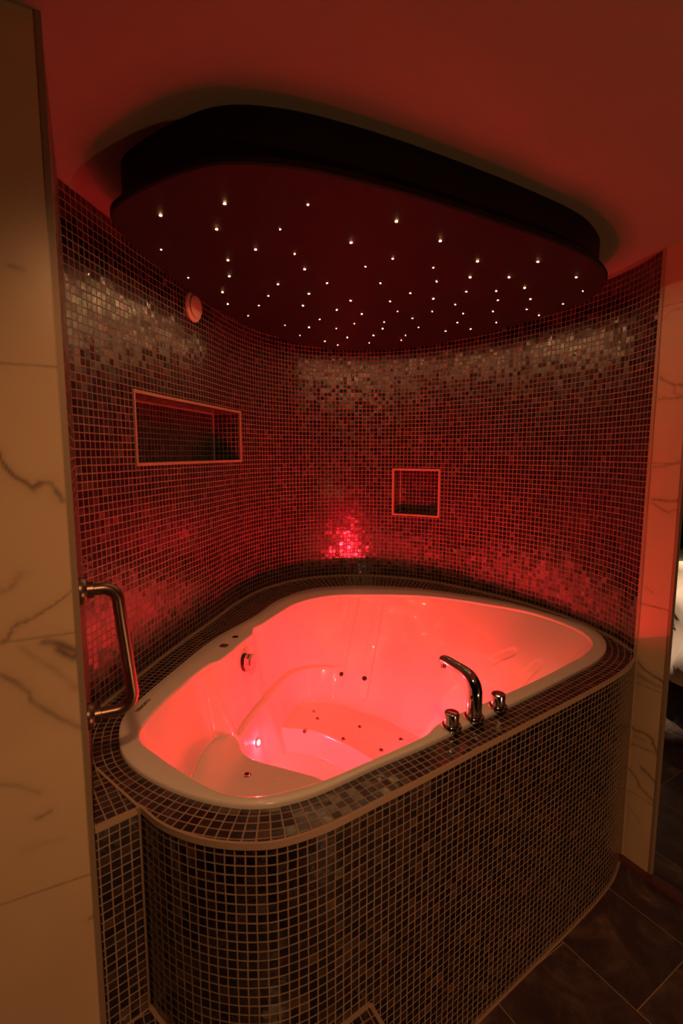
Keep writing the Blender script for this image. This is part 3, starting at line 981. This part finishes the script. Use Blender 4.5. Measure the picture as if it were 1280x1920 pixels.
# overflow knob on the left wall
kx, ky, kz = on_tub((458, 1242))
kn = tnormal(kx, ky); kn = Vector((kn.x, kn.y, max(0.12, kn.z * 0.6))).normalized()
fr = frame_of(kn)
m = MB(); lathe(m, [(0.036, -0.01), (0.036, 0.006), (0.033, 0.010), (0.026, 0.011)], 32, (kx, ky, kz), fr)
kb = m.build('overflow_plate', M['dark_metal'], tub, world=True, smooth=False)
m = MB()
hexr = [(0.033, 0.010), (0.036, 0.014), (0.036, 0.036), (0.032, 0.041)]
lathe(m, hexr, 8, (kx, ky, kz), fr)
k2 = m.build('overflow_knob', M['satin'], kb, bevel=0.002)
k2.data.transform(Matrix.LocRotScale(tub.location, tub.rotation_euler, None).inverted())

# buttons on the rim
x, y = P(420, 1211, ZR)
m = MB(); lathe(m, [(0.019, -0.004), (0.019, 0.001), (0.016, 0.003), (0.014, 0.0015), (0.012, 0.0015), (0.010, 0.004), (0.004, 0.005)], 28, (x, y, ZR))
tag(m.build('air_button', M['chrome'], tub, world=True, smooth=False), 'round brass-toned push button on the rim')
x, y = P(441, 1194, ZR)
m = MB(); lathe(m, [(0.013, -0.002), (0.013, 0.0008), (0.010, 0.001)], 24, (x, y, ZR))
tag(m.build('sensor_cap', M['hole'], tub, world=True), 'black round cap on the rim')

# print on the rim
cu = bpy.data.curves.new('rim_lettering', 'FONT')
cu.body = 'YENOSTU'
cu.size = 0.017
cu.extrude = 0.0002
cu.offset = 0.0006
cu.align_x = 'CENTER'; cu.align_y = 'CENTER'
cu.space_character = 1.1
ta = Vector((*P(256, 1335, ZR), 0)); tb = Vector((*P(281, 1311, ZR), 0))
to = bpy.data.objects.new('tmp', cu)
COL.objects.link(to)
bpy.context.view_layer.update()
me = bpy.data.meshes.new_from_object(to.evaluated_get(bpy.context.evaluated_depsgraph_get()))
COL.objects.unlink(to); bpy.data.objects.remove(to)
mid = (ta + tb) / 2
ang = math.atan2(tb.y - ta.y, tb.x - ta.x)
xs = [v.co.x for v in me.vertices]
kx_ = (tb - ta).length / (max(xs) - min(xs))
me.transform(Matrix.LocRotScale(Vector((mid.x, mid.y, ZR + 0.0006)), Matrix.Rotation(ang, 3, 'Z').to_euler(), Vector((kx_, kx_, 1))))
me.transform(Matrix.LocRotScale(tub.location, tub.rotation_euler, None).inverted())
me.materials.clear(); me.materials.append(M['letter'])
lo = bpy.data.objects.new('rim_lettering', me); COL.objects.link(lo); lo.parent = tub

# ================================================================ taps
def base_ring(mb, r, h, o):
    lathe(mb, [(r * 0.98, 0.0), (r, 0.002), (r, h * 0.6), (r * 0.93, h), (r * 0.7, h + 0.001)], 40, o)
fx, fy = P(888, 1347, ZR)
spout = thing('bath_spout', 'chrome bent bath spout rising between the two tap knobs on the rim', 'faucet', (fx, fy, ZR))
m = MB(); base_ring(m, 0.030, 0.010, (0, 0, 0)); m.build('base_ring', M['chrome'], spout, auto=50)
tipx, tipy = P(829, 1246, ZR + 0.108)
dv = np.array((tipx - fx, tipy - fy)); Ls = np.linalg.norm(dv); dv /= Ls
side = [(0, 0.0), (0, 0.05), (0.000, 0.085), (0.005, 0.103), (0.018, 0.117), (0.040, 0.124), (Ls * 0.55, 0.127), (Ls * 0.86, 0.129), (Ls * 0.97, 0.126), (Ls * 1.01, 0.118)]
cs = crom(side, 8)
pts = [(dv[0] * a, dv[1] * a, b) for a, b in cs]
n = len(pts)
rads = [0.0225 - 0.0095 * smst(i / (n - 1)) for i in range(n)]
rads[-1] *= 0.75; rads[-2] *= 0.92
m = MB(); tube(m, pts, [float(r) for r in rads], 28); m.build('spout_body', M['chrome'], spout, auto=60)
m = MB(); e = pts[-1]
lathe(m, [(0.0095, 0.010), (0.0095, -0.010), (0.007, -0.011)], 20, (e[0] - dv[0] * 0.006, e[1] - dv[1] * 0.006, e[2] - 0.006))
m.build('aerator', M['chrome'], spout, auto=50)
def tap(px, label):
    x, y = P(*px, ZR)
    t = thing('tap_knob', label, 'tap', (x, y, ZR), 0, None)
    m = MB(); base_ring(m, 0.0285, 0.010, (0, 0, 0)); m.build('base_ring', M['chrome'], t, auto=50)
    m = MB(); lathe(m, [(0.0210, 0.008), (0.0210, 0.042), (0.0205, 0.0445), (0.019, 0.0455)], 40)
    m.build('knob', M['chrome'], t, auto=50)
    return t
tap((846, 1364), 'cylindrical chrome tap knob left of the bent bath spout')
tap((933, 1327), 'cylindrical chrome tap knob right of the bent bath spout')

# ================================================================ grab rail
B = E0 + NL * 0.150
rail = thing('grab_rail', 'brushed metal grab rail on the side of the left marble wall', 'grab rail', (B[0], B[1], 1.05), 0)
Dg = np.array((0.895, 0.446))
zt, zb = 1.345, 1.058
def gp_(a, z): q = B + Dg * a; return (q[0], q[1], z)
raw = [gp_(0.0, zt), gp_(0.03, zt + .000)]
def arc(c, a0, a1, r, n=8): return [(c[0] + r * math.cos(t), c[1] + r * math.sin(t)) for t in np.linspace(a0, a1, n)]
wt, wb = 0.074, 0.094
pl = [(0.004, zt), (0.02, zt)] + arc((wt - 0.032, zt - 0.032), math.pi / 2, 0.05, 0.032) + [(wt + 0.004, zt - 0.08), (wb - 0.006, zb + 0.10)] + arc((wb - 0.036, zb + 0.036), 0.0, -math.pi / 2, 0.036) + [(0.02, zb), (0.004, zb)]
pts = [gp_(a, z) for a, z in pl]
m = MB(); tube(m, pts, 0.0132, 22); m.build('bar', M['bronze'], rail, world=True, smooth=True)
for zz in (zt, zb):
    m = MB(); lathe(m, [(0.030, 0.0), (0.030, 0.006), (0.026, 0.012), (0.018, 0.014), (0.018, 0.026), (0.013, 0.027)], 32, (B[0], B[1], zz), frame_of((Dg[0], Dg[1], 0)))
    m.build('mount', M['bronze'], rail, world=True, auto=40)

# ================================================================ wall vent
s = wall_s((-0.618, 2.135))
pv = wall_at(s); nv = -wall_nrm(s)
vent = thing('wall_vent', 'round white disc vent high on the left mosaic wall', 'vent', (pv[0], pv[1], 2.245))
fr = frame_of((nv[0], nv[1], 0))
m = MB(); lathe(m, [(0.060, 0.0), (0.060, 0.004), (0.055, 0.009), (0.040, 0.010), (0.036, 0.006)], 48, (pv[0], pv[1], 2.245), fr)
m.build('rim', M['vent'], vent, world=True, auto=50)
m = MB(); lathe(m, [(0.020, 0.004), (0.020, 0.012), (0.040, 0.012), (0.045, 0.014), (0.045, 0.017), (0.041, 0.020), (0.02, 0.021)], 48, (pv[0], pv[1], 2.245), fr)
m.build('disc', M['vent'], vent, world=True, auto=50)

# ================================================================ star ceiling
PANEL_PX = [(205, 405), (225, 380), (300, 340), (380, 312), (450, 306), (550, 315), (650, 335), (800, 375), (1000, 440), (1100, 480), (1130, 505), (1139, 530),
            (1110, 560), (1050, 585), (950, 615), (850, 640), (750, 655), (640, 658), (540, 640), (450, 605), (350, 545), (280, 490), (225, 440)]
pan = crom([P(*p, ZP) for p in PANEL_PX], 10, True)
pan = smooth_loop(pan, 12)
pc = pan.mean(0)
tg = np.roll(pan, -1, 0) - np.roll(pan, 1, 0); tg /= np.linalg.norm(tg, axis=1)[:, None]
cross = np.sum(pan[:, 0] * np.roll(pan[:, 1], -1) - np.roll(pan[:, 0], -1) * pan[:, 1])
nin = np.stack([-tg[:, 1], tg[:, 0]], 1) * (1 if cross > 0 else -1)
star = thing('star_ceiling_panel', 'dark oval ceiling panel dotted with tiny glowing star lights over the tub', 'ceiling panel', (pc[0], pc[1], ZC))
N = len(pan)
m = MB()
offs = [(0.004, ZP), (0.0, ZP + 0.004), (0.0, ZP + 0.016), (0.003, ZP + 0.019), (0.05, ZP + 0.019)]
vs = []; fs = []
for d, z in offs: vs += [(*(pan[i] + nin[i] * d), z) for i in range(N)]
for k in range(len(offs) - 1):
    for i in range(N):
        j = (i + 1) % N
        fs.append((k * N + i, k * N + j, (k + 1) * N + j, (k + 1) * N + i))
fs.append(tuple(range(N)))
m.add(vs, fs); m.build('panel', M['panel'], star, world=True)
m = MB()
vs = [(*(pan[i] + nin[i] * 0.030), ZP + 0.015) for i in range(N)] + [(*(pan[i] + nin[i] * 0.030), ZC) for i in range(N)]
fs = [(i, (i + 1) % N, N + (i + 1) % N, N + i) for i in range(N)]
m.add(vs, fs); m.build('drum', M['drum'], star, world=True, smooth=True)
m = MB(); qx, qy = P(441, 219, 2.34)
lathe(m, [(0.008, -0.003), (0.008, 0.003), (0.005, 0.004)], 16, (qx, qy, 2.335), frame_of((0.1, -1, 0)))
m.build('screw_cap', M['dark_metal'], star, world=True)

BIG = [(301, 404), (421, 382), (658, 455), (743, 415), (825, 452), (895, 490), (1008, 491), (571, 505), (406, 430), (479, 468), (427, 488), (430, 518), (417, 548),
       (881, 520), (954, 520), (983, 540), (1080, 520), (579, 551)]
MED = [(427, 570), (485, 573), (503, 555), (521, 533), (568, 573), (736, 485), (874, 547), (930, 546), (769, 550), (812, 560), (657, 564), (631, 581), (678, 589),
       (731, 565), (773, 597), (994, 561), (987, 580), (1055, 570), (1010, 591), (930, 605), (882, 617), (835, 621), (760, 629), (752, 638), (700, 629), (720, 604),
       (717, 616), (579, 614), (609, 640), (633, 647), (651, 633)]
SML = [(302, 468), (353, 521), (577, 384), (525, 430), (552, 476), (613, 531), (685, 500), (713, 531), (812, 502), (818, 528), (745, 584), (810, 584), (853, 571),
       (868, 588), (857, 605), (784, 614), (692, 643), (664, 607), (933, 563), (924, 584), (1092, 546), (465, 592), (534, 610), (562, 629), (599, 599), (630, 616)]
def star_mesh(r):
    k = MB(); lathe(k, [(r * 1.02, 0.002), (r, -0.0003), (r * 0.85, -r * 0.14), (r * 0.5, -r * 0.2)], 12)
    return k
protos = {}
for lst, r in ((BIG, 0.0025), (MED, 0.0019), (SML, 0.0012)):
    for p in lst:
        x, y = P(*p, ZP)
        if r not in protos:
            o = star_mesh(r).build('star_light', M['star'], star)
            protos[r] = o
        else:
            o = protos[r].copy(); COL.objects.link(o); o.parent = star
        o.location = (x - pc[0], y - pc[1], ZP - ZC)

# ================================================================ bedroom glimpse
bed = thing('bed', 'rumpled cream bedding on a dark bed in the room beyond the doorway', 'bed', (2.52, 3.1, 0))
m = MB()
prism(m, [(-0.48, -0.9), (0.6, -0.9), (0.6, 1.0), (-0.48, 1.0)], 0.0, 0.34)
m.build('base', M['bedbase'], bed, bevel=0.02)
nx, ny = 90, 70
vs = []; fs = []
for j in range(ny):
    for i in range(nx):
        u, v = i / (nx - 1), j / (ny - 1)
        x = -0.54 + 1.16 * u; y = -0.95 + 1.9 * v
        ed = min(u, 1 - u, v, 1 - v)
        z = 0.30 + 0.62 * smst(min(1, ed * 9)) ** 0.7
        z += 0.035 * math.sin(9 * x + 5 * y) + 0.02 * math.sin(23 * y - 11 * x) + 0.012 * math.sin(41 * x + 17 * y)
        x += 0.035 * math.sin(17 * z + 7 * y) + 0.018 * math.sin(29 * y + 21 * z) + 0.01 * math.sin(70 * z - 20 * y)
        vs.append((x, y, z))
for j in range(ny - 1):
    for i in range(nx - 1):
        fs.append((j * nx + i, j * nx + i + 1, (j + 1) * nx + i + 1, (j + 1) * nx + i))
obj('bedding', vs, fs, M['bed'], bed, smooth=True)
